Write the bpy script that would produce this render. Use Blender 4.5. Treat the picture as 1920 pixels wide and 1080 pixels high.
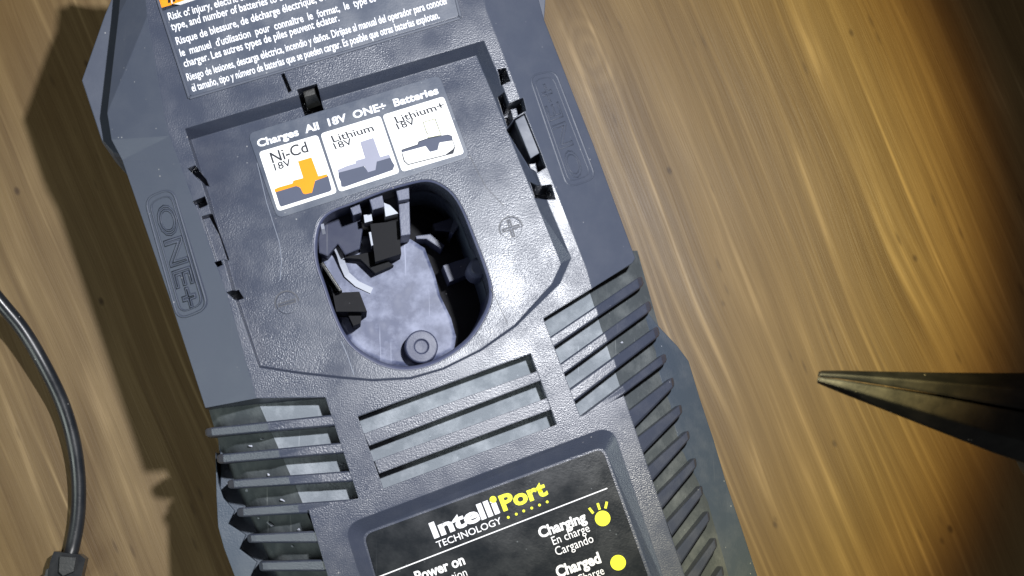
import bpy, bmesh, math, random
from mathutils import Vector, Matrix
random.seed(7)
for o in list(bpy.data.objects): bpy.data.objects.remove(o)
scene = bpy.context.scene
C = scene.collection

# ------------------------------------------------------------------ camera
MM = 0.001
DECK = 64.0                    # top of the charger above the table, mm
TILT, AZ, DIST = math.radians(8), math.radians(232), 450.0   # the camera leans a little to the lower left
CDIR = Vector((math.sin(TILT)*math.cos(AZ), math.sin(TILT)*math.sin(AZ), math.cos(TILT)))
CPOS = Vector((0, 0, DECK)) + CDIR*DIST
CROT = Vector((0, 0, 1)).rotation_difference(CDIR)
F = 3555.0                     # focal length in photo pixels (photo is 1920 wide)
cd = bpy.data.cameras.new('camera'); cam = bpy.data.objects.new('camera', cd); C.objects.link(cam)
cam.location = CPOS*MM; cam.rotation_euler = CROT.to_euler()
cd.sensor_width = 36; cd.lens = 36*F/1920; cd.clip_start = 0.01; cd.clip_end = 20
cd.dof.use_dof = True; cd.dof.focus_distance = DIST*MM; cd.dof.aperture_fstop = 56
scene.camera = cam

# ------------------------------------------------------------------ dim room light, the torch beam
w = bpy.data.worlds.new('World'); scene.world = w; w.use_nodes = True
bg = w.node_tree.nodes['Background']; bg.inputs[0].default_value = (0.66, 0.57, 0.50, 1); bg.inputs[1].default_value = 0.10

def aim(o, target):
    d = Vector(target)-o.location
    o.rotation_euler = d.to_track_quat('-Z', 'Y').to_euler()
ld = bpy.data.lights.new('torch', 'SPOT'); torch = bpy.data.objects.new('torch', ld); C.objects.link(torch)
torch.location = (0.038, 0.050, 0.375); aim(torch, (-0.043, 0.014, 0.0))
ld.energy = 8.5; ld.spot_size = math.radians(62); ld.spot_blend = 0.05; ld.shadow_soft_size = 0.007
ld.use_nodes = True
nt = ld.node_tree; em = nt.nodes['Emission']
tc = nt.nodes.new('ShaderNodeTexCoord'); sx = nt.nodes.new('ShaderNodeSeparateXYZ'); ac = nt.nodes.new('ShaderNodeMath'); ac.operation = 'ARCCOSINE'
ab = nt.nodes.new('ShaderNodeMath'); ab.operation = 'ABSOLUTE'
mr = nt.nodes.new('ShaderNodeMapRange'); mr.inputs[1].default_value = 0; mr.inputs[2].default_value = math.radians(29.2)
rp = nt.nodes.new('ShaderNodeValToRGB')
nt.links.new(tc.outputs['Normal'], sx.inputs[0]); nt.links.new(sx.outputs['Z'], ab.inputs[0]); nt.links.new(ab.outputs[0], ac.inputs[0])
nt.links.new(ac.outputs[0], mr.inputs[0]); nt.links.new(mr.outputs[0], rp.inputs[0]); nt.links.new(rp.outputs[0], em.inputs['Color'])
els = rp.color_ramp.elements
els[0].position = 0.0; els[0].color = (0.93, 0.96, 1.0, 1)
els[1].position = 1.0; els[1].color = (0.0, 0.0, 0.0, 1)
for p, c in ((0.45, (0.98, 0.98, 1.0)), (0.64, (1.12, 1.04, 0.80)), (0.80, (1.28, 1.08, 0.50)), (0.875, (1.20, 0.90, 0.32)), (0.92, (0.55, 0.33, 0.09)), (0.955, (0.10, 0.045, 0.01))):
    e = els.new(p); e.color = (*c, 1)
# soft fill light added off to the left to brighten that side
ad = bpy.data.lights.new('left_fill', 'AREA'); rl = bpy.data.objects.new('left_fill', ad); C.objects.link(rl)
ad.shape = 'DISK'; ad.size = 0.3; ad.energy = 1.35; ad.color = (0.90, 1.0, 0.93)
rl.location = (-0.42, -0.20, 0.30); aim(rl, (-0.05, 0, 0.05))
vs = scene.view_settings; vs.view_transform = 'Standard'; vs.look = 'None'; vs.exposure = 0; vs.gamma = 1
scene.render.resolution_x = 1024; scene.render.resolution_y = 576

# ------------------------------------------------------------------ helpers
def P(x, y, z):
    """point of the place at height z (mm) that the photo shows at pixel x, y"""
    r = CROT @ Vector(((x-960)/F, -(y-540)/F, -1))
    return (CPOS+r*((z-CPOS.z)/r.z))*MM
def obj(name, bm, mats, parent=None, smooth=False):
    me = bpy.data.meshes.new(name)
    bmesh.ops.recalc_face_normals(bm, faces=bm.faces)
    bm.to_mesh(me); bm.free()
    if smooth:
        for p in me.polygons: p.use_smooth = True
    for m in (mats if isinstance(mats, (list, tuple)) else [mats]): me.materials.append(m)
    o = bpy.data.objects.new(name, me); C.objects.link(o)
    if parent is not None: o.parent = parent
    return o
def tag(o, label=None, cat=None, group=None, kind=None):
    if label: o['label'] = label
    if cat: o['category'] = cat
    if group: o['group'] = group
    if kind: o['kind'] = kind
def loft(bm, rings, cap=True, mi=0):
    vr = [[bm.verts.new(v) for v in r] for r in rings]
    n = len(rings[0]); fs = []
    for a, b in zip(vr, vr[1:]):
        for i in range(n):
            f = bm.faces.new((a[i], a[(i+1) % n], b[(i+1) % n], b[i])); f.material_index = mi; fs.append(f)
    if cap:
        for r in (vr[0], vr[-1]):
            f = bm.faces.new(r); f.material_index = mi; fs.append(f)
    return vr, fs
def down(ring, z): return [Vector((v.x, v.y, z*MM)) for v in ring]
def prism(pts, ztop, zbot, grow=0.0, bm=None):
    """upright prism whose top outline is at pixels pts (ztop may be a function of pixel)"""
    bm = bm or bmesh.new()
    zt = ztop if callable(ztop) else (lambda x, y: ztop)
    top = [P(x, y, zt(x, y)) for x, y in pts]
    bot = down(top, zbot) if not callable(zbot) else [Vector((v.x, v.y, zbot(*p)*MM)) for v, p in zip(top, pts)]
    if grow:
        c = sum(top, Vector())/len(top)
        bot = [Vector((c.x+(v.x-c.x)*(1+grow), c.y+(v.y-c.y)*(1+grow), v.z)) for v in bot]
    loft(bm, [top, bot]); return bm
def flat(pts, z, bm=None):
    bm = bm or bmesh.new()
    zt = z if callable(z) else (lambda x, y: z)
    f = bm.faces.new([bm.verts.new(P(x, y, zt(x, y))) for x, y in pts])
    if f.normal.z < 0: f.normal_flip()
    return bm
def rounded(pts, r, n=5):
    """polygon in pixels with rounded corners"""
    out = []; m = len(pts)
    for i in range(m):
        p = Vector(pts[i]); a = (Vector(pts[i-1])-p); b = (Vector(pts[(i+1) % m])-p)
        rr = min(r, a.length*.45, b.length*.45)
        a = p+a.normalized()*rr; b = p+b.normalized()*rr
        for k in range(n+1):
            t = k/n; q = a*(1-t)**2+p*2*t*(1-t)+b*t*t; out.append((q.x, q.y))
    return out
def smoothloop(pts, sub=4):
    out = []; m = len(pts)
    for i in range(m):
        p0, p1, p2, p3 = [Vector(pts[(i+k) % m]) for k in (-1, 0, 1, 2)]
        for s in range(sub):
            t = s/sub
            q = 0.5*((2*p1)+(p2-p0)*t+(2*p0-5*p1+4*p2-p3)*t*t+(3*p1-p0-3*p2+p3)*t**3)
            out.append((q.x, q.y))
    return out
def boolean(o, cutters):
    big = Matrix.Scale(100, 4)
    for x in [o]+cutters: x.data.transform(big)
    for c in cutters:
        md = o.modifiers.new('b', 'BOOLEAN'); md.operation = 'DIFFERENCE'; md.solver = 'MANIFOLD'; md.object = c
    dg = bpy.context.evaluated_depsgraph_get()
    me = bpy.data.meshes.new_from_object(o.evaluated_get(dg))
    me.transform(Matrix.Scale(.01, 4)); o.modifiers.clear(); old = o.data; o.data = me; me.name = old.name
    bpy.data.meshes.remove(old)
    for c in cutters:
        m = c.data; bpy.data.objects.remove(c); bpy.data.meshes.remove(m)
def tri(bm):
    bm.normal_update()
    bmesh.ops.triangulate(bm, faces=[f for f in bm.faces if len(f.verts) > 3], quad_method='FIXED', ngon_method='EAR_CLIP'); return bm
def cutter(bm):
    tri(bm); o = obj('cutter', bm, []); return o

# ------------------------------------------------------------------ materials
def nodes(name):
    m = bpy.data.materials.new(name); m.use_nodes = True
    n = m.node_tree; return m, n, n.nodes['Principled BSDF'], n.links
def nd(n, t, **kw):
    x = n.nodes.new(t)
    for k, v in kw.items():
        if k in ('op',): x.operation = v
        else: x.inputs[k].default_value = v
    return x
def plastic(name, col, rough, grain, gscale=2300, dust=0.10, bevel=0.0004, scratch=0.0, dustcol=(0.42, 0.42, 0.42), spec=0.5, dmap=(150.0, .45, .80)):
    m, n, b, L = nodes(name)
    tcd = n.nodes.new('ShaderNodeTexCoord')
    no = nd(n, 'ShaderNodeTexNoise', Scale=gscale, Detail=2.0, Roughness=0.55); L.new(tcd.outputs['Object'], no.inputs['Vector'])
    # patchy dust
    d1 = nd(n, 'ShaderNodeTexNoise', Scale=dmap[0], Detail=7.0, Roughness=0.62); L.new(tcd.outputs['Object'], d1.inputs['Vector'])
    r1 = n.nodes.new('ShaderNodeMapRange'); r1.inputs[1].default_value = dmap[1]; r1.inputs[2].default_value = dmap[2]; r1.inputs[3].default_value = 0; r1.inputs[4].default_value = dust
    L.new(d1.outputs[0], r1.inputs[0])
    v = nd(n, 'ShaderNodeTexVoronoi', Scale=520.0); v.feature = 'F1'; L.new(tcd.outputs['Object'], v.inputs['Vector'])
    vr = n.nodes.new('ShaderNodeMapRange'); vr.inputs[1].default_value = 0.06; vr.inputs[2].default_value = 0.12; vr.inputs[3].default_value = 1; vr.inputs[4].default_value = 0
    L.new(v.outputs['Distance'], vr.inputs[0])
    gate = n.nodes.new('ShaderNodeMapRange'); gate.inputs[1].default_value = 0.56; gate.inputs[2].default_value = 0.62; gate.inputs[4].default_value = 0.5
    d2 = nd(n, 'ShaderNodeTexNoise', Scale=160.0, Detail=3.0); L.new(tcd.outputs['Object'], d2.inputs['Vector']); L.new(d2.outputs[0], gate.inputs[0])
    sp = nd(n, 'ShaderNodeMath', op='MULTIPLY'); L.new(vr.outputs[0], sp.inputs[0]); L.new(gate.outputs[0], sp.inputs[1])
    ad_ = nd(n, 'ShaderNodeMath', op='ADD'); ad_.use_clamp = True; L.new(r1.outputs[0], ad_.inputs[0]); L.new(sp.outputs[0], ad_.inputs[1])
    ms = n.nodes.new('ShaderNodeMapping'); ms.inputs['Rotation'].default_value = (0, 0, .9); ms.inputs['Scale'].default_value = (900, 34, 34); L.new(tcd.outputs['Object'], ms.inputs[0])
    ns = nd(n, 'ShaderNodeTexNoise', Scale=1.0, Detail=2.0); L.new(ms.outputs[0], ns.inputs['Vector'])
    rs = n.nodes.new('ShaderNodeMapRange'); rs.inputs[1].default_value = 0.71; rs.inputs[2].default_value = 0.77; rs.inputs[4].default_value = dust*1.6; L.new(ns.outputs[0], rs.inputs[0])
    a2_ = nd(n, 'ShaderNodeMath', op='ADD'); a2_.use_clamp = True; L.new(ad_.outputs[0], a2_.inputs[0]); L.new(rs.outputs[0], a2_.inputs[1])
    mx = n.nodes.new('ShaderNodeMix'); mx.data_type = 'RGBA'
    mx.inputs[6].default_value = (*col, 1); mx.inputs[7].default_value = (*dustcol, 1)
    L.new(a2_.outputs[0], mx.inputs[0]); L.new(mx.outputs[2], b.inputs['Base Color'])
    rr = n.nodes.new('ShaderNodeMapRange'); rr.inputs[1].default_value = 0.3; rr.inputs[2].default_value = 0.7; rr.inputs[3].default_value = rough-0.06; rr.inputs[4].default_value = rough+0.08
    L.new(d1.outputs[0], rr.inputs[0]); L.new(rr.outputs[0], b.inputs['Roughness'])
    b.inputs['Specular IOR Level'].default_value = spec
    bu = nd(n, 'ShaderNodeBump', Strength=grain, Distance=0.0003); L.new(no.outputs[0], bu.inputs['Height'])
    gs = nd(n, 'ShaderNodeTexNoise', Scale=38.0, Detail=3.0, Roughness=0.6); L.new(tcd.outputs['Object'], gs.inputs['Vector'])
    gr = n.nodes.new('ShaderNodeMapRange'); gr.inputs[1].default_value = 0.38; gr.inputs[2].default_value = 0.62; gr.inputs[3].default_value = grain*.35; gr.inputs[4].default_value = grain*1.35
    L.new(gs.outputs[0], gr.inputs[0]); L.new(gr.outputs[0], bu.inputs['Strength'])
    if bevel:
        bv = n.nodes.new('ShaderNodeBevel'); bv.samples = 4; bv.inputs['Radius'].default_value = bevel; L.new(bv.outputs[0], bu.inputs['Normal'])
    L.new(bu.outputs[0], b.inputs['Normal'])
    return m
M_deck = plastic('grey_textured_plastic', (0.040, 0.048, 0.073), 0.275, 0.22, gscale=3000, dust=0.035, spec=0.36)
M_side = plastic('grey_satin_plastic', (0.052, 0.062, 0.090), 0.46, 0.05, gscale=1200, dust=0.02, spec=0.35)
M_slat = plastic('grey_slat_plastic', (0.042, 0.050, 0.076), 0.34, 0.30, dust=0.07)
M_base = plastic('grey_base_plastic', (0.050, 0.066, 0.092), 0.46, 0.25, dust=0.08, spec=0.3)
M_well = plastic('smeared_grey_plastic', (0.066, 0.078, 0.140), 0.46, 0.6, gscale=150, dust=1.0, dustcol=(0.25, 0.27, 0.37), spec=0.3, dmap=(160.0, .44, .68))
M_wellwall = plastic('grey_inner_plastic', (0.050, 0.058, 0.105), 0.4, 0.1, dust=0.08, spec=0.3)
M_navy = plastic('dark_navy_gloss_plastic', (0.022, 0.027, 0.058), 0.42, 0.08, gscale=300, dust=0.10, bevel=0.0006, spec=0.12)
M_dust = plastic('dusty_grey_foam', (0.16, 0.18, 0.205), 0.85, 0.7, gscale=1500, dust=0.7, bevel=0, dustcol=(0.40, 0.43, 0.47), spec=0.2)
M_dust_shade = plastic('dusty_vent_shade', (0.054, 0.063, 0.070), 0.85, 0.5, gscale=900, dust=0.6, bevel=0, dustcol=(0.17, 0.185, 0.19), spec=0.2)  # dusty floor with the shade of the vent slopes darkened into its colour
M_black = plastic('black_plastic', (0.006, 0.0065, 0.006), 0.22, 0.04, dust=0.02, bevel=0.0005)
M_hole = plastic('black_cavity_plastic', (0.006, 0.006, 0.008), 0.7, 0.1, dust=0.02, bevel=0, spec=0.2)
M_label = plastic('grey_sticker', (0.046, 0.058, 0.088), 0.34, 0.05, dust=0.10, bevel=0.0002)
M_panel = plastic('black_sticker', (0.006, 0.0085, 0.012), 0.27, 0.06, gscale=1800, dust=0.05, bevel=0.0002, dustcol=(0.16, 0.18, 0.20), spec=0.22)
def plain(name, col, rough=0.5, spec=0.4):
    m, n, b, L = nodes(name)
    tcd = n.nodes.new('ShaderNodeTexCoord'); no = nd(n, 'ShaderNodeTexNoise', Scale=260.0, Detail=5.0); L.new(tcd.outputs['Object'], no.inputs['Vector'])
    mx = n.nodes.new('ShaderNodeMix'); mx.data_type = 'RGBA'; mx.inputs[6].default_value = (*[c*0.90 for c in col], 1); mx.inputs[7].default_value = (*col, 1)
    L.new(no.outputs[0], mx.inputs[0]); L.new(mx.outputs[2], b.inputs['Base Color'])
    b.inputs['Roughness'].default_value = rough; b.inputs['Specular IOR Level'].default_value = spec
    return m
M_white = plain('white_print', (0.70, 0.71, 0.76)); M_card = plain('white_card_print', (0.80, 0.80, 0.80), .6, .15)
M_yellow = plain('yellow_print', (0.72, 0.74, 0.006)); M_orange = plain('orange_print', (0.80, 0.27, 0.012), .6, .15)
M_ink = plain('dark_grey_ink', (0.030, 0.032, 0.042), .6, .15); M_icon = plain('slate_icon_ink', (0.075, 0.085, 0.125), .6, .15); M_lav = plain('lavender_ink', (0.27, 0.275, 0.35), .6, .15)
M_pale = plain('pale_yellow_ink', (0.80, 0.82, 0.60))
M_scuff = plain('scuffed_plastic', (0.15, 0.17, 0.22)); M_seam = plain('dark_seam_groove', (0.035, 0.038, 0.05)); M_bits_glint = plain('pale_bits_and_glint', (0.34, 0.36, 0.42))  # last one: pale contacts, debris and the painted glint in the well

def wood():
    m, n, b, L = nodes('stained_pine')
    tcd = n.nodes.new('ShaderNodeTexCoord')
    mp = n.nodes.new('ShaderNodeMapping'); mp.inputs['Rotation'].default_value = (0, 0, math.radians(22)); L.new(tcd.outputs['Object'], mp.inputs[0])
    mp.vector_type = 'TEXTURE'                       # local x runs across the grain, local y along it
    def vm(op, a, b_):
        x = n.nodes.new('ShaderNodeVectorMath'); x.operation = op
        for k, q in enumerate((a, b_)):
            if q is None: continue
            if isinstance(q, tuple): x.inputs[k].default_value = q
            else: L.new(q, x.inputs[k])
        return x.outputs['Value'] if op == 'LENGTH' else x.outputs[0]
    def mm(op, a, b_, c=None, clamp=False):
        x = n.nodes.new('ShaderNodeMath'); x.operation = op; x.use_clamp = clamp
        for k, q in enumerate((a, b_, c)):
            if q is None: continue
            if isinstance(q, (int, float)): x.inputs[k].default_value = q
            else: L.new(q, x.inputs[k])
        return x.outputs[0]
    def noise(src, scale, detail=2.0, rough=0.5, color=False):
        q = n.nodes.new('ShaderNodeMapping'); q.inputs['Scale'].default_value = scale; L.new(src, q.inputs[0])
        x = nd(n, 'ShaderNodeTexNoise', Scale=1.0, Detail=detail, Roughness=rough); L.new(q.outputs[0], x.inputs['Vector'])
        return x.outputs['Color' if color else 0]
    def band(x, a, b_, lo=0.0, hi=1.0):
        q = n.nodes.new('ShaderNodeMapRange'); q.interpolation_type = 'SMOOTHSTEP'
        for k, val in ((1, a), (2, b_), (3, lo), (4, hi)): q.inputs[k].default_value = val
        L.new(x, q.inputs[0]); return q.outputs[0]
    warp = vm('MULTIPLY', vm('SUBTRACT', noise(mp.outputs[0], (16, 6, 1), 2.0, .5, True), (.5, .5, .5)), (.012, 0, 0))
    g = vm('ADD', mp.outputs[0], warp)
    def ridge(scale, width, detail):                 # thin pale lines where the noise crosses its middle
        return band(mm('ABSOLUTE', mm('SUBTRACT', noise(g, scale, detail, .45), .5), None), 0.0, width, 1.0, 0.0)
    r1 = ridge((62, 1.6, 1), .030, 1.0); r2 = ridge((130, 2.6, 1), .045, 1.5)
    fine = noise(g, (1700, 34, 1), 4.0, .65); mid = noise(g, (260, 8, 1), 4.0, .6); slow = noise(mp.outputs[0], (22, 7, 1), 5.0, .6)
    patch = band(noise(mp.outputs[0], (30, 12, 1), 3.0, .6), .35, .7)
    v_ = mm('MULTIPLY_ADD', mid, .55, mm('MULTIPLY_ADD', fine, .26, mm('MULTIPLY_ADD', slow, .50, -.30)))
    v_ = mm('ADD', v_, mm('MULTIPLY', mm('MULTIPLY_ADD', r2, .16, mm('MULTIPLY', r1, .26)), mm('MULTIPLY_ADD', patch, .8, .35)))
    # the pale knot beside the charger's upper right corner
    k0 = P(1092, 100, 0); ca, sa = math.cos(math.radians(22)), math.sin(math.radians(22))
    kd = vm('SUBTRACT', mp.outputs[0], (k0.x*ca+k0.y*sa, -k0.x*sa+k0.y*ca, 0))
    kr = mm('ADD', vm('LENGTH', vm('MULTIPLY', vm('ADD', kd, vm('MULTIPLY', warp, (1.6, 1.6, 0))), (1, .62, 0)), None), mm('MULTIPLY', mm('SUBTRACT', slow, .5), .008))
    kf = band(kr, .002, .012, 1.0, 0.0)
    rings = mm('MULTIPLY_ADD', mm('SINE', mm('MULTIPLY_ADD', kr, 1900.0, mm('MULTIPLY', mid, 9.0)), None), .06, .20)
    v_ = mm('ADD', v_, mm('MULTIPLY', kf, rings))
    cr = n.nodes.new('ShaderNodeValToRGB'); L.new(v_, cr.inputs[0])
    e = cr.color_ramp.elements; e[0].position = 0.10; e[0].color = (0.066, 0.037, 0.014, 1); e[1].position = 0.95; e[1].color = (0.320, 0.228, 0.118, 1)
    q = e.new(0.36); q.color = (0.112, 0.071, 0.030, 1); q = e.new(0.58); q.color = (0.156, 0.104, 0.047, 1)
    # dark flecks and dents
    fm = n.nodes.new('ShaderNodeMapping'); fm.inputs['Scale'].default_value = (1, .6, 1); L.new(mp.outputs[0], fm.inputs[0])
    v = nd(n, 'ShaderNodeTexVoronoi', Scale=95.0); L.new(fm.outputs[0], v.inputs['Vector'])
    sepc = n.nodes.new('ShaderNodeSeparateColor'); L.new(v.outputs['Color'], sepc.inputs[0])
    fleck = mm('MULTIPLY', band(v.outputs['Distance'], .025, .10, .85, 0.0), mm('GREATER_THAN', sepc.outputs[0], .62))
    f2m = n.nodes.new('ShaderNodeMapping'); f2m.inputs['Scale'].default_value = (1, .22, 1); L.new(g, f2m.inputs[0])
    v2 = nd(n, 'ShaderNodeTexVoronoi', Scale=330.0); L.new(f2m.outputs[0], v2.inputs['Vector'])
    s2 = n.nodes.new('ShaderNodeSeparateColor'); L.new(v2.outputs['Color'], s2.inputs[0])
    pore = mm('MULTIPLY', band(v2.outputs['Distance'], .05, .22, .45, 0.0), mm('GREATER_THAN', s2.outputs[0], .72))
    mx = n.nodes.new('ShaderNodeMix'); mx.data_type = 'RGBA'; mx.inputs[7].default_value = (0.040, 0.022, 0.010, 1)
    L.new(mm('MAXIMUM', fleck, pore), mx.inputs[0]); L.new(cr.outputs[0], mx.inputs[6]); L.new(mx.outputs[2], b.inputs['Base Color'])
    L.new(band(slow, .3, .7, .40, .56), b.inputs['Roughness']); b.inputs['Specular IOR Level'].default_value = 0.3
    bu = nd(n, 'ShaderNodeBump', Strength=0.25, Distance=0.0003); L.new(fine, bu.inputs['Height']); L.new(bu.outputs[0], b.inputs['Normal'])
    return m
M_wood = wood()

# ------------------------------------------------------------------ table
bm = bmesh.new()
loft(bm, [[Vector((x, y, z)) for x, y in ((-.6, -.45), (.6, -.45), (.6, .45), (-.6, .45))] for z in (-.03, 0)])
table = obj('table', bm, M_wood); tag(table, 'brown stained pine table top with pale grain streaks', 'table', kind='structure')

# ------------------------------------------------------------------ charger: surfaces as functions of pixel
def dist(p, a, b, side):
    (x, y), (x0, y0), (x1, y1) = p, a, b
    L = math.hypot(x1-x0, y1-y0)
    return side*((x-x0)*(y1-y0)-(y-y0)*(x1-x0))/L
KL = ((335, 300), (481, 747)); KR = ((977, 190), (1100, 505))
KLV = ((481, 747), (597, 1010)); KRV = ((1100, 530), (1183, 790))
SLOPE = 0.062
def zleft(x, y): return DECK-SLOPE*max(0, dist((x, y), *KL, -1))
def zright(x, y): return DECK-SLOPE*max(0, dist((x, y), *KR, 1))
VS = 0.085
def zleftv(x, y): return DECK-VS*max(0, dist((x, y), *KLV, -1))
def zrightv(x, y): return DECK-VS*max(0, dist((x, y), *KRV, 1))
def axis_v(x, y): return 0.342*x+0.94*y
def zfloor(x, y): return 58.6+(axis_v(x, y)-362)/(911-362)*4.4

charger = bpy.data.objects.new('battery_charger', None); C.objects.link(charger); charger.location = P(850, 600, 0); charger.location.z = 0
bpy.context.view_layer.update()
tag(charger, 'grey plastic battery charger with oval battery well, vents and stickers lying on the table', 'battery charger')
CI = Matrix.Translation(-charger.location)
def part(name, bm, mats, parent=charger, smooth=False):
    bm.transform(CI) if parent is charger or parent.parent is charger else None
    return obj(name, bm, mats, parent, smooth)

# well outline (pixels)
wc = [(105, 250), (170, 185), (300, 135), (450, 75), (600, 30), (700, 12), (775, 32), (850, 90), (910, 190), (970, 340), (1030, 500), (1060, 610), (1055, 700), (1010, 800), (940, 900), (840, 980), (720, 1040), (600, 1065), (480, 1050), (370, 1000), (280, 930), (220, 840), (170, 720), (130, 600), (90, 480), (80, 370)]
def wpx(x, y): return (560+.3425*x, 330+.3425*y)
well = smoothloop([wpx(*p) for p in wc], 3)
wcen = (sum(p[0] for p in well)/len(well), sum(p[1] for p in well)/len(well))
def wscale(s, pts=well, c=wcen): return [(c[0]+(x-c[0])*s, c[1]+(y-c[1])*s) for x, y in pts]

# ---- housing: deck, two sloping flanks
TO = [  # deck point, outer point, True where the flank slopes
 ((268, -60), (230, -60), 'L'), ((276, 30), (222, 30), 'L'), ((306, 205), (201, 212), 'L'), ((318, 255), (209, 262), 'L'), ((335, 300), (229, 300), 'L'), ((425, 550), (316, 553), 'L'), ((481, 747), (385, 765), 'L'),
 ((610, 745), None, 'c'), ((672, 934), None, 'c'), ((578, 955), None, 'c'), ((638, 1160), None, 'c'),
 ((1311, 1160), None, 'c'), ((1170, 742), None, 'c'), ((1088, 781), None, 'c'), ((1019, 597), None, 'c'),
 ((1110, 541), (1186, 493), 'R'), ((1100, 505), (1191, 484), 'R'), ((1015, 287), (1112, 270), 'R'), ((977, 190), (1076, 180), 'R'), ((917, 32), (1020, 37), 'R'), ((905, -2), (1010, 0), 'R'), ((885, -60), (1003, -60), 'R')]
bm = bmesh.new()
top = [P(*t, DECK) for t, o, k in TO]
out = []
for t, o, k in TO:
    if o is None:
        v = P(*t, DECK); out.append(Vector((v.x, v.y, 57*MM)))
    else:
        out.append(P(*o, 58.0 if k == 'L' and o[1] < 290 else (zleft if k == 'L' else zright)(*o)))
bot = [Vector((v.x, v.y, 42*MM)) for v in out]
vr, fs = loft(bm, [top, out, bot])
n = len(TO)
for i in range(n):                          # flank faces are smooth plastic
    if TO[i][2] in 'LR' and TO[(i+1) % n][2] == TO[i][2]: fs[i].material_index = 1
tri(bm)
housing = obj('housing', bm, [M_deck, M_side])
cut = []
# recess for the battery foot
RF = [(358, 262), (893, 104), (921, 170), (1012, 396), (1052, 494), (1034, 533), (965, 609), (900, 655), (830, 690), (770, 707), (700, 711), (640, 706), (560, 697), (489, 686), (442, 545), (394, 372)]
RT = [(347, 241), (907, 76), (938, 150), (1028, 382), (1071, 484), (1050, 532), (968, 612), (902, 658), (831, 693), (770, 711), (700, 715), (640, 710), (560, 701), (486, 689), (436, 545), (388, 372)]
a = [P(*p, zfloor(*p)) for p in RF]; b_ = [P(*p, DECK) for p in RT]
bm = bmesh.new(); loft(bm, [a, b_, down(b_, DECK+6)]); cut.append(cutter(bm))
# the well goes right through
wz = lambda x, y: zfloor(x, y)
a = [P(x, y, 62) for x, y in well]
bm = bmesh.new(); loft(bm, [down(a, 11), down(a, 75)]); cut.append(cutter(bm))
# notches of the battery clips, right
for pts, zb in (([(933, 130), (948, 127), (957, 152), (940, 160)], 50), ([(935, 177), (946, 172), (954, 194), (981, 183), (987, 207), (967, 219), (954, 233)], 48),
                ([(952, 238), (966, 222), (984, 212), (1014, 286), (1024, 314), (1008, 324), (994, 312)], 48), ([(996, 338), (1008, 346), (1017, 348), (1034, 346), (1042, 374), (1024, 374), (1005, 368)], 49),
                ([(352, 316), (366, 310), (384, 330), (390, 344), (374, 338)], 56), ([(361, 378), (384, 368), (390, 384), (372, 392)], 57.5), ([(378, 406), (398, 400), (428, 484), (406, 490)], 59.5), ([(402, 492), (414, 488), (418, 496), (408, 501)], 54), ([(425, 548), (446, 541), (456, 557), (440, 562)], 55),
                ([(557, 168), (594, 157), (608, 202), (572, 213)], 47), ([(527, 139), (533, 137), (547, 170), (541, 174)], 60)):
    bm = prism(pts, DECK, zb); 
    for v in bm.verts:
        if v.co.z > (DECK-1)*MM: v.co.z += 5*MM
    cut.append(cutter(bm))
# middle vent window
win = [(671, 781), (995, 663), (1044, 795), (718, 915)]
bm = prism([(671, 781), (995, 663), (1044, 796), (719, 916)], DECK, 58.0)
for v in bm.verts:
    if v.co.z > 60*MM: v.co.z += 5*MM
cut.append(cutter(bm))
# panel recess
PO = rounded([(644, 985), (1147, 797), (1270, 1160), (700, 1160)], 34, 6)
PI_ = rounded([(678, 1000), (1132, 836), (1246, 1150), (722, 1150)], 18, 6)
a = [P(*p, 61.3) for p in PI_]; b_ = [P(*p, DECK) for p in PO]
bm = bmesh.new(); loft(bm, [a, b_, down(b_, DECK+6)]); cut.append(cutter(bm))
boolean(housing, cut)
housing.data.transform(CI); housing.parent = charger

# ---- base, flange and side wings
bpts = [(262, 60), (960, 60), (1100, 400), (1185, 560), (1211, 581), (1234, 611), (1270, 649), (1291, 677), (1312, 747), (1337, 822), (1362, 907), (1390, 989), (1420, 1080), (1447, 1165), (480, 1165), (440, 1080), (420, 1027), (409, 987), (406, 930), (407, 870), (402, 810), (330, 560), (262, 330)]
bm = bmesh.new()
t_ = [P(*p, 44) for p in bpts]; c_ = sum(t_, Vector())/len(t_)
sh = lambda r, s, z: [Vector((c_.x+(v.x-c_.x)*s, c_.y+(v.y-c_.y)*s, z*MM)) for v in r]
loft(bm, [sh(t_, .985, 44), sh(t_, .99, 42.5), sh(t_, .99, 20), sh(t_, .975, 1.0)]); tri(bm)
base = obj('base', bm, [M_base])
a = [P(x, y, 62) for x, y in well]
bm = bmesh.new(); loft(bm, [down(a, 11), down(a, 75)]); boolean(base, [cutter(bm)])
base.data.transform(CI); base.parent = charger
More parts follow.
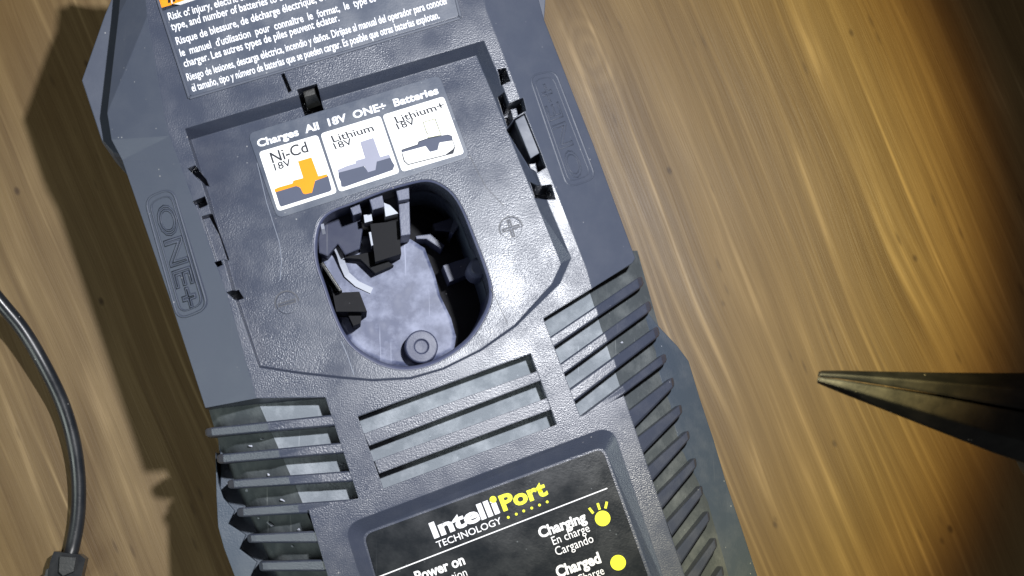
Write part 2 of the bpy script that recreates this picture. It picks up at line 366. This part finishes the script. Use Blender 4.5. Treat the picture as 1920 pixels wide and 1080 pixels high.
# rim of the base beside the vents, scalloped on the left
lf = [(404, 848), (409, 905), (419, 934), (440, 958), (428, 982), (461, 1003), (449, 1029), (482, 1054), (470, 1080), (503, 1105), (492, 1130), (520, 1160), (478, 1165), (440, 1080), (420, 1027), (409, 987), (406, 930)]
part('flange', prism(lf, 47.5, 22), M_base)
rf = [(1213, 584), (1234, 611), (1270, 649), (1291, 677), (1312, 747), (1337, 822), (1362, 907), (1390, 989), (1420, 1080), (1447, 1165), (1360, 1165), (1335, 1072), (1309, 970), (1284, 869), (1257, 769), (1228, 674), (1200, 590)]
fr = part('flange', prism(rf, lambda x, y: 51-.105*max(0, dist((x, y), *KRV, 1)-70), 22), M_base)
for pts in ([(232, -60), (196, 25), (152, 150), (190, 265), (212, 290), (250, 300), (262, 100)], [(960, -60), (1012, -60), (1024, -8), (1021, 38), (990, 60), (960, 40)]):
    bm = bmesh.new(); t = [P(*p, 52) for p in pts]; c2 = sum(t, Vector())/len(t)
    s2 = lambda s, z: [Vector((c2.x+(v.x-c2.x)*s, c2.y+(v.y-c2.y)*s, z*MM)) for v in t]
    loft(bm, [s2(.97, 52), s2(1, 50.5), s2(1.0, 24)]); part('side_wing', bm, M_side)

# ---- battery well
bm = bmesh.new()
r0 = [P(x, y, zfloor(x, y)-.35) for x, y in wscale(.997)]; r1 = [P(x, y, zfloor(x, y)-.35) for x, y in wscale(.965)]
r2 = [P(x, y, 50) for x, y in wscale(.955)]; r3 = [Vector((v.x, v.y, 19*MM)) for v in r2]; r4 = r3
loft(bm, [r0, r1, r2, r3], cap=False)
wl = part('well_wall', bm, M_wellwall, smooth=True)
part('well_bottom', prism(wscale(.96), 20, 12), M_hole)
W = lambda L_: [wpx(*p) for p in L_]
fl = W([(118, 400), (170, 350), (262, 330), (420, 330), (575, 352), (612, 345), (690, 395), (745, 540), (775, 655), (835, 780), (862, 880), (850, 955), (720, 1020), (600, 1042), (480, 1028), (370, 978), (285, 908), (228, 820), (178, 700), (138, 580)])
fc = (sum(p[0] for p in fl)/len(fl), sum(p[1] for p in fl)/len(fl))
bm = bmesh.new(); N = 14; rings = []
for k in range(N+1):
    q = 1-k/N*0.999
    rings.append([P(x, y, 36.0+0.0*(1-q)) for x, y in wscale(q, fl, fc)])
loft(bm, [down(rings[0], 20)]+rings, cap=False); part('well_floor', bm, M_well, smooth=True)
def lathe(cx, cy, zbase, prof, nseg=40, bm=None):
    """prof: list of (radius mm, height mm)"""
    bm = bm or bmesh.new(); c = P(cx, cy, zbase+prof[-1][1])
    rg = [[Vector((c.x+r*MM*math.cos(2*math.pi*i/nseg), c.y+r*MM*math.sin(2*math.pi*i/nseg), (zbase+h)*MM)) for i in range(nseg)] for r, h in prof]
    loft(bm, rg); return bm
part('round_post', lathe(790, 650, 35.5, [(4.2, 0), (4.1, 5.4), (3.8, 5.8), (1.9, 5.85), (1.6, 5.3), (0.2, 5.25)]), M_wellwall)
part('inner_block', prism(W([(106, 300), (120, 250), (200, 205), (330, 175), (350, 300), (335, 400), (255, 432), (215, 372), (160, 440), (112, 420)]), 43, 20), M_navy)
part('contact_block', prism(W([(186, 640), (332, 633), (374, 742), (205, 742)]), 50, 36), M_hole)
part('connector_block', prism(W([(392, 262), (545, 247), (562, 425), (420, 470)]), 47, 36), M_hole)
part('connector_block', prism(W([(250, 445), (400, 415), (520, 488), (420, 532), (340, 455)]), 41, 36), M_hole)
for q, z in (([(280, 168), (332, 150), (345, 200), (298, 216)], 55), ([(385, 120), (455, 88), (470, 168), (405, 186)], 55.5), ([(530, 60), (603, 40), (607, 125), (547, 136)], 55.5)):
    part('contact_tab', prism(W(q), z, 44), M_wellwall)
part('contact_rib', prism(W([(548, 150), (606, 140), (612, 320), (560, 328)]), 51, 37), M_wellwall)
part('metal_contact', prism(W([(466, 146), (500, 160), (545, 204), (476, 222)]), 52, 42), M_bits_glint)
part('metal_contact', prism(W([(384, 308), (396, 306), (408, 378), (398, 382)]), 48, 42), M_bits_glint)
part('metal_contact', prism(W([(356, 214), (398, 206), (404, 244), (362, 256)]), 50, 42), M_bits_glint)
# pale ribbons painting the bright glint at the left, ribs on the right wall
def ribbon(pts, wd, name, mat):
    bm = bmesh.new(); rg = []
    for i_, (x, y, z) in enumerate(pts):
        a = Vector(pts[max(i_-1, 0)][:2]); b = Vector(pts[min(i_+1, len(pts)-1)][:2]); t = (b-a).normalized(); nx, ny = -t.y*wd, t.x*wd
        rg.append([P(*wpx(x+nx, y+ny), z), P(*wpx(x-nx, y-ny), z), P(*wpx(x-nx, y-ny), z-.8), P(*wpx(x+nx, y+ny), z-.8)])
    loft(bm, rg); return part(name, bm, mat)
ribbon([(205, 385, 40), (225, 430, 39), (240, 480, 38), (265, 540, 37.2), (320, 590, 36.8), (400, 628, 36.5)], 17, 'glint_ribbon', M_bits_glint)
ribbon([(128, 262, 55), (134, 290, 54), (140, 318, 52)], 9, 'glint_ribbon', M_bits_glint)
part('guide_rib', prism(W([(120, 480), (135, 470), (238, 628), (222, 632)]), 54, 36), M_black)
part('guide_rib', prism(W([(790, 490), (985, 425), (1005, 505), (826, 580)]), 31, 20), M_wellwall)
part('guide_rib', prism(W([(862, 205), (890, 195), (905, 228), (845, 318), (828, 306)]), 36, 20), M_wellwall)
part('guide_rib', prism(W([(735, 262), (866, 220), (842, 306), (750, 298)]), 30, 20), M_wellwall)
part('guide_rib', prism(W([(640, 328), (720, 318), (800, 380), (785, 402), (700, 345), (645, 345)]), 30, 20), M_wellwall)
part('screw_boss', lathe(*wpx(985, 500), 36, [(2.6, 0), (2.5, 12), (1.8, 13), (.3, 13)], 24), M_wellwall)
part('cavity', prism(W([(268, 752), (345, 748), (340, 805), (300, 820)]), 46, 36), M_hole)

# ---- vents: dusty floors and slats
bm = flat([(668, 786), (998, 660), (1047, 800), (716, 918)], 58.15); part('vent_floor', bm, M_dust)
def slat2(a, b, c, d, ztop, zbot):
    bm = prism([a, b, d, c], ztop, zbot); return bm
part('slat', prism([(682, 813), (1007, 696), (1014, 713), (692, 836)], DECK-.05, 57.5), M_slat)
part('slat', prism([(702, 864), (1026, 746), (1033, 768), (711, 888)], DECK-.05, 57.5), M_slat)

def lerp(a, b, t): return (a[0]+(b[0]-a[0])*t, a[1]+(b[1]-a[1])*t)
def side_slat(ia, oa, ib, ob, zf, tip=2.2, th=9.5):
    """ia..oa upper edge from inner to outer end, ib..ob lower edge"""
    bm = bmesh.new(); T = [-0.02, .25, .5, .62, .75, .88, .95, .985, 1.0]
    rings = []
    for t in T:
        p, q = lerp(ia, oa, t), lerp(ib, ob, t)
        if t > .96:
            m = lerp(p, q, .5); s = .9 if t < 1 else .55; p, q = lerp(m, p, s), lerp(m, q, s)
        dz = 0.05+(0 if t < .94 else tip*(((t-.94)/.06)**2))
        zp, zq = zf(*p)-dz, zf(*q)-dz
        m1, m2 = lerp(p, q, .14), lerp(p, q, .86)
        A, B, A0, B0 = P(*m1, zp), P(*m2, zq), P(*p, zp-.5), P(*q, zq-.5)
        rings.append([A0, A, B, B0, Vector((B0.x, B0.y, B0.z-th*MM)), Vector((A0.x, A0.y, A0.z-th*MM))])
    loft(bm, rings); return bm
LS = [((618, 778), (384, 803), (623, 797), (386, 817)), ((637, 830), (406, 852), (642, 848), (408, 867)), ((653, 883), (426, 900), (662, 901), (428, 914)), ((673, 935), (444, 952), (676, 955), (445, 967)),
      ((592, 995), (463, 1002), (598, 1016), (465, 1015)), ((610, 1049), (485, 1053), (617, 1069), (487, 1068)), ((630, 1101), (507, 1105), (636, 1121), (509, 1120))]
for a, b, c, d in LS: part('slat', side_slat(a, b, (c[0], c[1]+2), (d[0], d[1]+3), zleftv), M_slat)
RS = [((1031, 632), (1203, 516), (1036, 648), (1207, 531)), ((1049, 683), (1218, 562), (1055, 699), (1222, 577)), ((1067, 730), (1233, 610), (1075, 750), (1237, 625)), ((1087, 782), (1247, 661), (1096, 790), (1250, 674)),
      ((1180, 770), (1262, 706), (1187, 799), (1264, 720)), ((1196, 820), (1277, 757), (1205, 846), (1279, 770)), ((1214, 876), (1291, 806), (1224, 896), (1293, 818)), ((1233, 927), (1304, 857), (1242, 948), (1306, 870)),
      ((1252, 979), (1316, 909), (1260, 1000), (1318, 922)), ((1269, 1031), (1329, 957), (1277, 1052), (1331, 970)), ((1286, 1083), (1342, 1007), (1294, 1104), (1344, 1020)), ((1304, 1136), (1355, 1060), (1312, 1155), (1357, 1074))]
for a, b, c, d in RS: part('slat', side_slat(a, b, (c[0]+1, c[1]+4), (d[0]+1, d[1]+4), zrightv), M_slat)
# floors under the side slats
def grid(corners, zf, mat, name, nu=10, nv=12):
    a, b, c, d = corners; bm = bmesh.new(); V = []
    for j in range(nv+1):
        row = []
        for i in range(nu+1):
            p = lerp(lerp(a, b, i/nu), lerp(d, c, i/nu), j/nv); row.append(bm.verts.new(P(*p, zf(*p)+random.uniform(-.12, .12))))
        V.append(row)
    for j in range(nv):
        for i in range(nu): bm.faces.new((V[j][i], V[j][i+1], V[j+1][i+1], V[j+1][i]))
    return part(name, bm, mat, smooth=True)
def zlf(x, y):
    d = max(0, dist((x, y), *KLV, -1)); return DECK-6.4-.095*d-max(0, d-75)*.16
def zrf(x, y):
    d = max(0, dist((x, y), *KRV, 1)); return DECK-6.4-.095*d-max(0, d-82)*.05
grid([(388, 758), (475.7, 735), (665, 1165), (515, 1165)], zlf, M_dust_shade, 'vent_floor')
grid([(475.7, 735), (625, 735), (720, 960), (575, 960)], zlf, M_dust, 'vent_floor')
grid([(1010, 590), (1100, 530), (1180, 780), (1080, 800)], zrf, M_dust, 'vent_floor')
grid([(1081, 470), (1195, 470), (1390, 1165), (1303, 1165)], zrf, M_dust_shade, 'vent_floor')

# ---- battery-clip pieces inside the notches, latch
part('clip_bar', prism([(966, 226), (985, 214), (1013, 286), (995, 297)], DECK-1.5, 47), M_side)
part('clip_tab', prism([(944, 168), (968, 162), (974, 184), (955, 192)], DECK-.8, 47), M_deck)
part('clip_tab', prism([(1009, 326), (1029, 321), (1036, 342), (1018, 349)], DECK-.8, 47), M_deck)
part('clip_lug', prism([(957, 205), (968, 203), (973, 222), (963, 226)], 58, 47), M_deck)
part('clip_lug', prism([(992, 308), (1004, 306), (1010, 332), (1000, 336)], 58.5, 47), M_deck)
bm = bmesh.new()
q = [(566, 176), (592, 168), (602, 197), (577, 206)]; q2 = [(568, 172), (589, 165), (592, 176), (571, 182)]
loft(bm, [[P(*p, 47) for p in q], [P(*p, 58.5) for p in q], [P(*p, 63.0) for p in q2]]); part('latch', bm, M_black)

# ---- print
dgc = {}
def text_mesh(s, offset=0.0, bevel=0.0, fill=True):
    cu = bpy.data.curves.new('t', 'FONT'); cu.body = s; cu.size = 1; cu.offset = offset; cu.resolution_u = 3
    if not fill: cu.fill_mode = 'NONE'; cu.bevel_depth = bevel; cu.bevel_resolution = 0
    o = bpy.data.objects.new('t', cu); C.objects.link(o)
    dg = bpy.context.evaluated_depsgraph_get(); me = bpy.data.meshes.new_from_object(o.evaluated_get(dg))
    bpy.data.objects.remove(o); bpy.data.curves.remove(cu); return me
CAP = max(v.co.y for v in text_mesh('H').vertices)
def lettering(s, p0, p1, h, z, mat, parent, bold=0.0, shear=0.0, up=None, outline=0.0, name='lettering'):
    """print s from baseline pixel p0 to p1, capitals h pixels tall, on the surface z(x, y)"""
    me = text_mesh(s, bold, outline, not outline)
    xs = [v.co.x for v in me.vertices]; x0, x1 = min(xs), max(xs)
    p0, p1 = Vector(p0), Vector(p1); b = p1-p0
    u = Vector(up).normalized() if up else Vector((b.y, -b.x)).normalized()
    zf = z if callable(z) else (lambda x, y: z)
    o = None
    for v in me.vertices:
        q = p0+b*((v.co.x-x0)/(x1-x0))+u*(v.co.y/CAP*h)+b.normalized()*(shear*v.co.y/CAP*h)
        v.co = P(q.x, q.y, zf(q.x, q.y)+v.co.z*h/CAP/7.9)-charger.location
    me.materials.append(mat); me.name = name
    o = bpy.data.objects.new(name, me); C.objects.link(o); o.parent = parent
    return o

# warning label
WZ = DECK+.05
wlab = part('warning_label', prism(rounded([(278, -60), (838, -60), (862, 30), (356, 182)], 9), WZ+.12, DECK-.3), M_label)
rim = rounded([(272, -60), (842, -60), (867, 33), (352, 188)], 12)
bm = bmesh.new()
for A, B in (((286, -30), (355, 184)), ((355, 184), (864, 33)), ((864, 33), (846, -40))):
    dx, dy = Vector((B[0]-A[0], B[1]-A[1])).normalized(); nx, ny = -dy*2.6, dx*2.6
    prism([(A[0]+nx, A[1]+ny), (B[0]+nx, B[1]+ny), (B[0]-nx, B[1]-ny), (A[0]-nx, A[1]-ny)], DECK+.42, DECK-.3, bm=bm)
part('label_rim', bm, M_side)
LZ = WZ+.16
for s, a, b in (("Risk of injury, electric shock", (317, 38), (487, -8)), ("type, and number of batteries to be", (322, 57), (539, -2)),
                ("Risque de blessure, de décharge électrique, d'incendie", (332, 84), (659, -15)), ("le  manuel  d'utilisation  pour  connaître  le  format,  le  type et", (339, 106), (705, 2)),
                ("charger. Les autres types de piles peuvent éclater.", (346, 126), (637, 39)),
                ("Riesgo de lesiones, descarga eléctrica, incendio y daños. Diríjase al manual del operador para conocer", (352, 152), (841, 6)),
                ("el tamaño, tipo y número de baterías que se pueden cargar. Es posible que otras baterías exploten.", (361, 172), (825, 34))):
    lettering(s, a, b, 14.0, LZ, M_white, wlab, bold=0.016)
bm = flat([(290, -20), (420, -60), (430, -22), (304, 21)], LZ-.04); part('white_border', bm, M_card, wlab)
bm = flat([(290, -26), (316, -34), (322, 9), (303, 14.5)], LZ); part('orange_band', bm, M_orange, wlab)
bm = flat([(318, -34), (400, -60), (400, -18), (324, 8)], LZ); part('orange_band', bm, M_orange, wlab)
for x, y in ((316, 1), (325, -1), (334, -4), (344, -7)):
    bm = flat([(x-3, y-20), (x+2, y-21), (x+4, y+4), (x-1, y+5)], LZ+.04); part('lettering', bm, M_hole, wlab)

# battery label on the recess floor
zl = lambda x, y: zfloor(x, y)+.22
bl = rounded([(464, 250), (824, 140), (881, 294), (520, 410)], 14)
blab = part('battery_label', prism(bl, zl, lambda x, y: zfloor(x, y)-.3), M_label)
z1 = lambda x, y: zfloor(x, y)+.27
z2 = lambda x, y: zfloor(x, y)+.32
z3 = lambda x, y: zfloor(x, y)+.37
lettering('Charges  All  18V  ONE+  Batteries', (484, 276), (823, 175), 13.5, z1, M_white, blab, bold=0.034)
LB = lambda L_: [(440+x/4, 130+y/4) for x, y in L_]
for q in ([(180, 620), (622, 490), (768, 925), (325, 1065)], [(643, 482), (1092, 346), (1238, 775), (785, 920)], [(1108, 343), (1567, 202), (1723, 630), (1256, 770)]):
    part('card', flat(rounded(LB(q), 7), z1), M_card, blab)
lettering('Ni-Cd', (511, 306), (579, 284), 20, z2, M_ink, blab, bold=.012)
lettering('18V', (516, 320), (547, 310), 13, z2, M_ink, blab, bold=.012)
lettering('Lithium', (625, 267), (702, 245), 13, z2, M_ink, blab, bold=.012, shear=-.15)
lettering('18V', (629, 280), (662, 270), 12, z2, M_ink, blab, bold=.012, shear=-.15)
lettering('Lithium+', (744, 231), (835, 202), 13, z2, M_ink, blab, bold=.012, shear=-.15)
lettering('18V', (747, 243), (780, 232), 12, z2, M_ink, blab, bold=.012, shear=-.15)
def icon(pts, mat, z, name): return part(name, flat(LB(pts), z), mat, blab)
icon([(305, 915), (470, 868), (500, 900), (590, 850), (602, 838), (700, 795), (728, 900), (715, 915), (350, 1030), (338, 1020)], M_icon, z2, 'battery_icon')
icon([(475, 690), (575, 660), (628, 802), (690, 786), (697, 802), (604, 835), (592, 880), (580, 925), (530, 936), (513, 930), (490, 885), (460, 875), (305, 922), (298, 900), (330, 885), (435, 855), (440, 835), (515, 815), (500, 770)], M_orange, z3, 'battery_icon')
icon([(778, 770), (965, 720), (1000, 770), (1060, 690), (1165, 655), (1180, 690), (1200, 720), (1185, 755), (825, 882), (800, 880), (795, 840), (780, 810)], M_icon, z2, 'battery_icon')
icon([(942, 545), (1040, 513), (1092, 657), (1160, 638), (1168, 662), (1066, 692), (1056, 755), (1000, 772), (972, 724), (780, 775), (772, 755), (840, 725), (908, 705), (910, 685), (980, 665), (970, 640)], M_lav, z3, 'battery_icon')
icon([(1410, 395), (1505, 368), (1552, 495), (1447, 517), (1448, 490), (1435, 470)], M_ink, z2, 'battery_icon')
icon([(1416, 398), (1501, 374), (1546, 492), (1452, 512), (1453, 488), (1440, 468)], M_pale, z3, 'battery_icon')
icon([(1250, 603), (1372, 562), (1378, 540), (1450, 515), (1600, 488), (1630, 500), (1635, 530), (1655, 580), (1640, 632), (1300, 718), (1268, 690), (1255, 640)], M_ink, z2, 'battery_icon')
icon([(1257, 622), (1430, 574), (1530, 550), (1632, 534), (1649, 580), (1635, 600), (1580, 640), (1302, 710), (1276, 686), (1262, 640)], M_card, z3, 'battery_icon')
z4 = lambda x, y: zfloor(x, y)+.42
icon([(1255, 608), (1375, 568), (1382, 545), (1450, 520), (1600, 492), (1626, 503), (1632, 530), (1535, 550), (1522, 605), (1465, 619), (1432, 575), (1257, 622)], M_icon, z4, 'battery_icon')

# polarity marks
def ringmesh(cx, cy, r, wd, zf, n=48):
    bm = bmesh.new(); pi_, po = [], []
    for i in range(n):
        a = 2*math.pi*i/n
        pi_.append(bm.verts.new(P(cx+(r-wd)*math.cos(a), cy+(r-wd)*math.sin(a), zf(cx, cy)+.04))); po.append(bm.verts.new(P(cx+(r+wd)*math.cos(a), cy+(r+wd)*math.sin(a), zf(cx, cy)+.04)))
    for i in range(n): bm.faces.new((pi_[i], po[i], po[(i+1) % n], pi_[(i+1) % n]))
    return bm
def disc(cx, cy, r, z, n=40):
    return flat([(cx+r*math.cos(2*math.pi*i/n), cy+r*math.sin(2*math.pi*i/n)) for i in range(n)], z)
def bar(cx, cy, ang, L_, wd):
    c, s = math.cos(math.radians(ang)), math.sin(math.radians(ang))
    return [(cx+c*a*L_-s*b*wd, cy+s*a*L_+c*b*wd) for a, b in ((-1, -1), (1, -1), (1, 1), (-1, 1))]
for (cx, cy), sign in (((958, 428), '+'), ((538, 568), '-')):
    part('polarity_disc', prism([(cx+21*math.cos(2*math.pi*i/40), cy+21*math.sin(2*math.pi*i/40)) for i in range(40)], lambda x, y: zfloor(x, y)+.12, lambda x, y: zfloor(x, y)-.3), M_deck)
    part('groove_ring', ringmesh(cx, cy, 22.3, 1.1, zfloor), M_seam)
    for a in ((-17, 73) if sign == '+' else (-17,)):
        part('sign_bar', prism(bar(cx, cy, a, 17.4, 3.9), lambda x, y: zfloor(x, y)+.16+(.02 if a > 0 else 0), zfloor), M_seam)
        part('sign_bar', prism(bar(cx, cy, a, 15, 1.5), lambda x, y: zfloor(x, y)+.24+(.02 if a > 0 else 0), zfloor), M_deck)

# hairline seams of the recess floor
def seam(pts, zf, wd=.8, mat=M_seam, lift=.05):
    bm = bmesh.new()
    for A, B in zip(pts, pts[1:]):
        d = Vector((B[0]-A[0], B[1]-A[1])).normalized(); nx, ny = -d.y*wd, d.x*wd
        flat([(A[0]+nx, A[1]+ny), (B[0]+nx, B[1]+ny), (B[0]-nx, B[1]-ny), (A[0]-nx, A[1]-ny)], lambda x, y: zf(x, y)+lift, bm)
    return part('seam', bm, mat)
seam([(880, 290), (900, 330), (912, 352), (945, 386)], zfloor, .6)
seam([(920, 540), (945, 592), (952, 608)], zfloor, .6)
seam([(640, 640), (652, 668), (664, 704)], zfloor, .7, M_scuff)
seam([(482, 305), (500, 380), (524, 455), (528, 490), (525, 525)], zfloor, .6, M_scuff)

# raised ONE+ badges on the flanks
def raised_outline(pts, zf, wd, name, ht=.22):
    n_ = len(pts); bm = bmesh.new(); O, I, O2, I2 = [], [], [], []
    for i in range(n_):
        a, b = Vector(pts[i-1]), Vector(pts[(i+1) % n_]); t = (b-a).normalized(); nx, ny = -t.y*wd, t.x*wd
        x, y = pts[i]
        O.append(P(x+nx*1.8, y+ny*1.8, zf(x, y)-.25)); O2.append(P(x+nx, y+ny, zf(x, y)+ht)); I2.append(P(x-nx, y-ny, zf(x, y)+ht)); I.append(P(x-nx*1.8, y-ny*1.8, zf(x, y)-.25))
    R = [[bm.verts.new(v) for v in r] for r in (O, O2, I2, I)]
    for a, b in zip(R, R[1:]):
        for i in range(n_): bm.faces.new((a[i], a[(i+1) % n_], b[(i+1) % n_], b[i]))
    return part(name, bm, M_side)
raised_outline(rounded([(271, 372), (323, 352), (390, 578), (334, 600)], 22), zleft, 1.6, 'badge_frame')
raised_outline(rounded([(280, 380), (320, 364), (380, 570), (339, 587)], 17), zleft, 1.0, 'badge_frame')
lettering('ONE+', (290, 389), (343, 583), 33, lambda x, y: zleft(x, y)+.05, M_side, charger, outline=.035, up=(.95, -.31))
raised_outline(rounded([(992, 142), (1040, 132), (1117, 334), (1064, 352)], 18), zright, 1.5, 'badge_frame', .12)
raised_outline(rounded([(1001, 150), (1036, 143), (1107, 328), (1067, 341)], 14), zright, 1.0, 'badge_frame', .08)
lettering('ONE+', (1096, 330), (1032, 152), 26, lambda x, y: zright(x, y)-.03, M_side, charger, outline=.03, up=(-.94, .34))

# indicator panel
PZ = 61.45
pan = part('indicator_panel', prism(rounded([(683, 1003), (1129, 841), (1240, 1150), (724, 1150)], 16, 6), PZ, 61), M_panel)
z5, z6 = PZ+.06, PZ+.1
lettering('Intelli', (814, 1009), (938, 960), 28, z5, M_white, pan, bold=.038)
part('lettering_dot', disc(924.5, 936.5, 6.4, z6), M_yellow, pan)
lettering('Port', (944, 958), (1028, 926), 28, z5, M_yellow, pan, bold=.038)
lettering('TECHNOLOGY', (821, 1028), (942, 981), 12.5, z5, M_white, pan, bold=.006)
for x, y in ((953, 970), (968, 964), (982, 958), (997, 952.6), (1011.6, 947), (1026, 941)):
    part('dot', disc(x, y, 2.6, z5, 14), M_yellow, pan)
part('rule_line', flat([(690, 1088.2), (1138.5, 914.4), (1139, 916.4), (690.6, 1090.4)], z5), M_white, pan)
lettering('Charging', (1013, 1009), (1101, 977), 19, z5, M_white, pan, bold=.035)
lettering('En charge', (1038, 1022), (1107, 996), 15.5, z5, M_white, pan)
lettering('Cargando', (1044, 1042), (1114, 1016), 16, z5, M_white, pan)
lettering('Charged', (1046, 1083), (1128, 1054), 20, z5, M_white, pan, bold=.035)
lettering('Charge', (1086, 1094), (1134, 1076), 15.5, z5, M_white, pan)
lettering('Power on', (782, 1091), (873, 1057), 19, z5, M_white, pan, bold=.03)
lettering('En fonction', (796, 1110), (877, 1079), 15.5, z5, M_white, pan)
part('indicator_mark', disc(1130, 972, 14.5, z5), M_yellow, pan)
part('indicator_mark', disc(1159, 1055, 14.5, z5), M_yellow, pan)
for x, y, a in ((1108.5, 957.5, 52), (1122.5, 949.5, 72), (1136.5, 947, 102)):
    part('indicator_ray', flat(bar(x, y, a, 6.4, 2.3), z5), M_yellow, pan)

# bits of debris in the vents
for i, (x, y, r) in enumerate(((463, 920, 4), (485, 971, 4), (507, 983, 6), (548, 1024, 3), (560, 993, 5), (503, 890, 6), (530, 938, 5), (640, 870, 3), (1166, 642, 4), (470, 836, 4), (492, 823, 4), (1240, 650, 3))):
    zf = zlf if x < 800 else zrf
    bm = bmesh.new(); bmesh.ops.create_icosphere(bm, subdivisions=1, radius=r*.12*MM)
    sx_, sy_ = random.uniform(.6, 1.5), random.uniform(.4, .8)
    bm.transform(Matrix.Translation(P(x, y, zf(x, y)+.35)) @ Matrix.Rotation(random.uniform(-.6, .2), 4, 'Z') @ Matrix.Diagonal((sx_, sy_, .5, 1)))
    for v in bm.verts: v.co += Vector([random.uniform(-1, 1)*r*.02*MM for _ in range(3)])
    part('debris', bm, M_bits_glint)

# ------------------------------------------------------------------ power cord
def tube(path, r, nseg=16, flatk=1.0):
    pts = []
    m = len(path)
    for i in range(m-1):
        p0, p1, p2, p3 = path[max(i-1, 0)], path[i], path[i+1], path[min(i+2, m-1)]
        for s in range(10):
            t = s/10; pts.append(0.5*((2*p1)+(p2-p0)*t+(2*p0-5*p1+4*p2-p3)*t*t+(3*p1-p0-3*p2+p3)*t**3))
    pts.append(path[-1]); bm = bmesh.new(); rg = []
    for i, p in enumerate(pts):
        t = (pts[min(i+1, len(pts)-1)]-pts[max(i-1, 0)]).normalized(); s = t.cross(Vector((0, 0, 1))).normalized(); u = s.cross(t)
        rg.append([p+s*r*MM*math.cos(2*math.pi*k/nseg)+u*r*MM*flatk*math.sin(2*math.pi*k/nseg) for k in range(nseg)])
    loft(bm, rg); return bm
M_cord = plastic('black_rubber_cord', (0.012, 0.014, 0.018), 0.30, 0.05, dust=0.03, bevel=0)
cord = bpy.data.objects.new('power_cord', None); C.objects.link(cord); c0 = P(124, 1060, 0); cord.location = (c0.x, c0.y, 0)
tag(cord, 'black rubber power cord curving over the table left of the charger', 'power cord')
path = [P(*p, z) for *p, z in ((-90, 470, 16), (-40, 520, 14), (5, 572, 12), (45, 622, 10), (85, 690, 8), (118, 760, 5.5), (138, 830, 4), (147, 900, 3), (146, 965, 2.6), (137, 1020, 2.6), (128, 1050, 3.0), (108, 1110, 3.0), (90, 1160, 2.5))]
bm = tube(path, 1.95); bm.transform(Matrix.Translation(-cord.location)); obj('cable', bm, M_cord, cord, True)
M_clip = plastic('dark_grey_strap', (0.020, 0.022, 0.026), 0.55, 0.6, gscale=1300, dust=0.25, dustcol=(.10, .105, .11))
bm = prism([(101, 1034), (150, 1040), (160, 1048), (152, 1084), (140, 1090), (90, 1080), (94, 1052)], 6.5, 0.2); bm.transform(Matrix.Translation(-cord.location)); obj('strap', bm, M_cord, cord)
bm = prism([(112, 1043), (143, 1045), (138, 1072), (118, 1080), (110, 1072)], 7.6, 5); bm.transform(Matrix.Translation(-cord.location)); obj('strap_buckle', bm, M_clip, cord)
bm = prism([(86, 1068), (98, 1062), (110, 1068), (108, 1095), (60, 1100), (84, 1078)], 6.0, 0.2); bm.transform(Matrix.Translation(-cord.location)); obj('strap_end', bm, M_clip, cord)

# ------------------------------------------------------------------ pliers
M_steel = plastic('blackened_steel', (0.005, 0.006, 0.0075), 0.30, 0.05, gscale=900, dust=0.02, bevel=0.0008, spec=0.25)
M_steel.node_tree.nodes['Principled BSDF'].inputs['Metallic'].default_value = 0.1
M_grip = plastic('dark_grip_rubber', (0.02, 0.012, 0.010), 0.6, 0.2, dust=0.02)
pl = bpy.data.objects.new('pliers', None); C.objects.link(pl); pl.location = P(2150, 790, 172)
tag(pl, 'blackened steel needle nose pliers held above the table, tip pointing left', 'pliers')
PT = Matrix.Translation(-pl.location)
def jaw(up_edge, mid_edge, zt, zb):
    """jaw between an outer edge and the closing line; the outer half is chamfered"""
    bm = bmesh.new(); rg = []
    for (a, b, k) in zip(up_edge, mid_edge, range(99)):
        z0 = zt(a[0]); z1 = zb(a[0]); m = lerp(a, b, .42)
        rg.append([P(*b, z0), P(*m, z0+.1), P(*a, z0-(z0-z1)*.38), P(*lerp(a, b, -.02), z1+.3*(z0-z1)), P(*lerp(a, b, .2), z1), P(*b, z1)])
    loft(bm, rg); bm.transform(PT); return bm
zt = lambda x: 190+(x-1535)*.004
zb = lambda x: 186.5-(x-1535)*.014
Xs = [1533, 1540, 1580, 1660, 1760, 1860, 1960, 2060]
ue = [(1535, 697), (1541, 695), (1580, 695), (1660, 697), (1760, 699), (1860, 700), (1960, 700), (2060, 700)]
me_ = [(1533, 706), (1540, 706.5), (1580, 711), (1660, 723), (1760, 740), (1860, 758), (1960, 775), (2060, 790)]
me2 = [(x, y+k) for (x, y), k in zip(me_, (1.2, 1.2, 1.6, 2.4, 3.5, 4.5, 5, 6))]
le = [(1532, 718), (1541, 722), (1580, 738), (1660, 769), (1760, 808), (1860, 847), (1960, 880), (2060, 905)]
bm = prism([me_[1], me_[4], me_[7], (2060, 820), (1760, 755), (1545, 711)], 186.6, 184); bm.transform(PT); obj('jaw_gap_backing', bm, M_hole, pl)  # black backing added so the gap between the jaws reads as shade
obj('jaw', jaw(ue, me_, zt, zb), M_steel, pl); obj('jaw', jaw(le, me2, zt, zb), M_steel, pl)
bm = lathe(2120, 800, 176, [(15, 0), (15, 15), (14, 16.5), (6, 17), (5.5, 18), (.5, 18)], 40); bm.transform(PT); obj('pivot', bm, M_steel, pl)
for s in (-1, 1):
    path = [P(2130, 800+s*40, 184), P(2300, 800+s*95, 182), P(2480, 800+s*150, 178), P(2700, 800+s*170, 172)]
    bm = tube(path, 6.5); bm.transform(PT); obj('handle', bm, M_grip, pl, True)
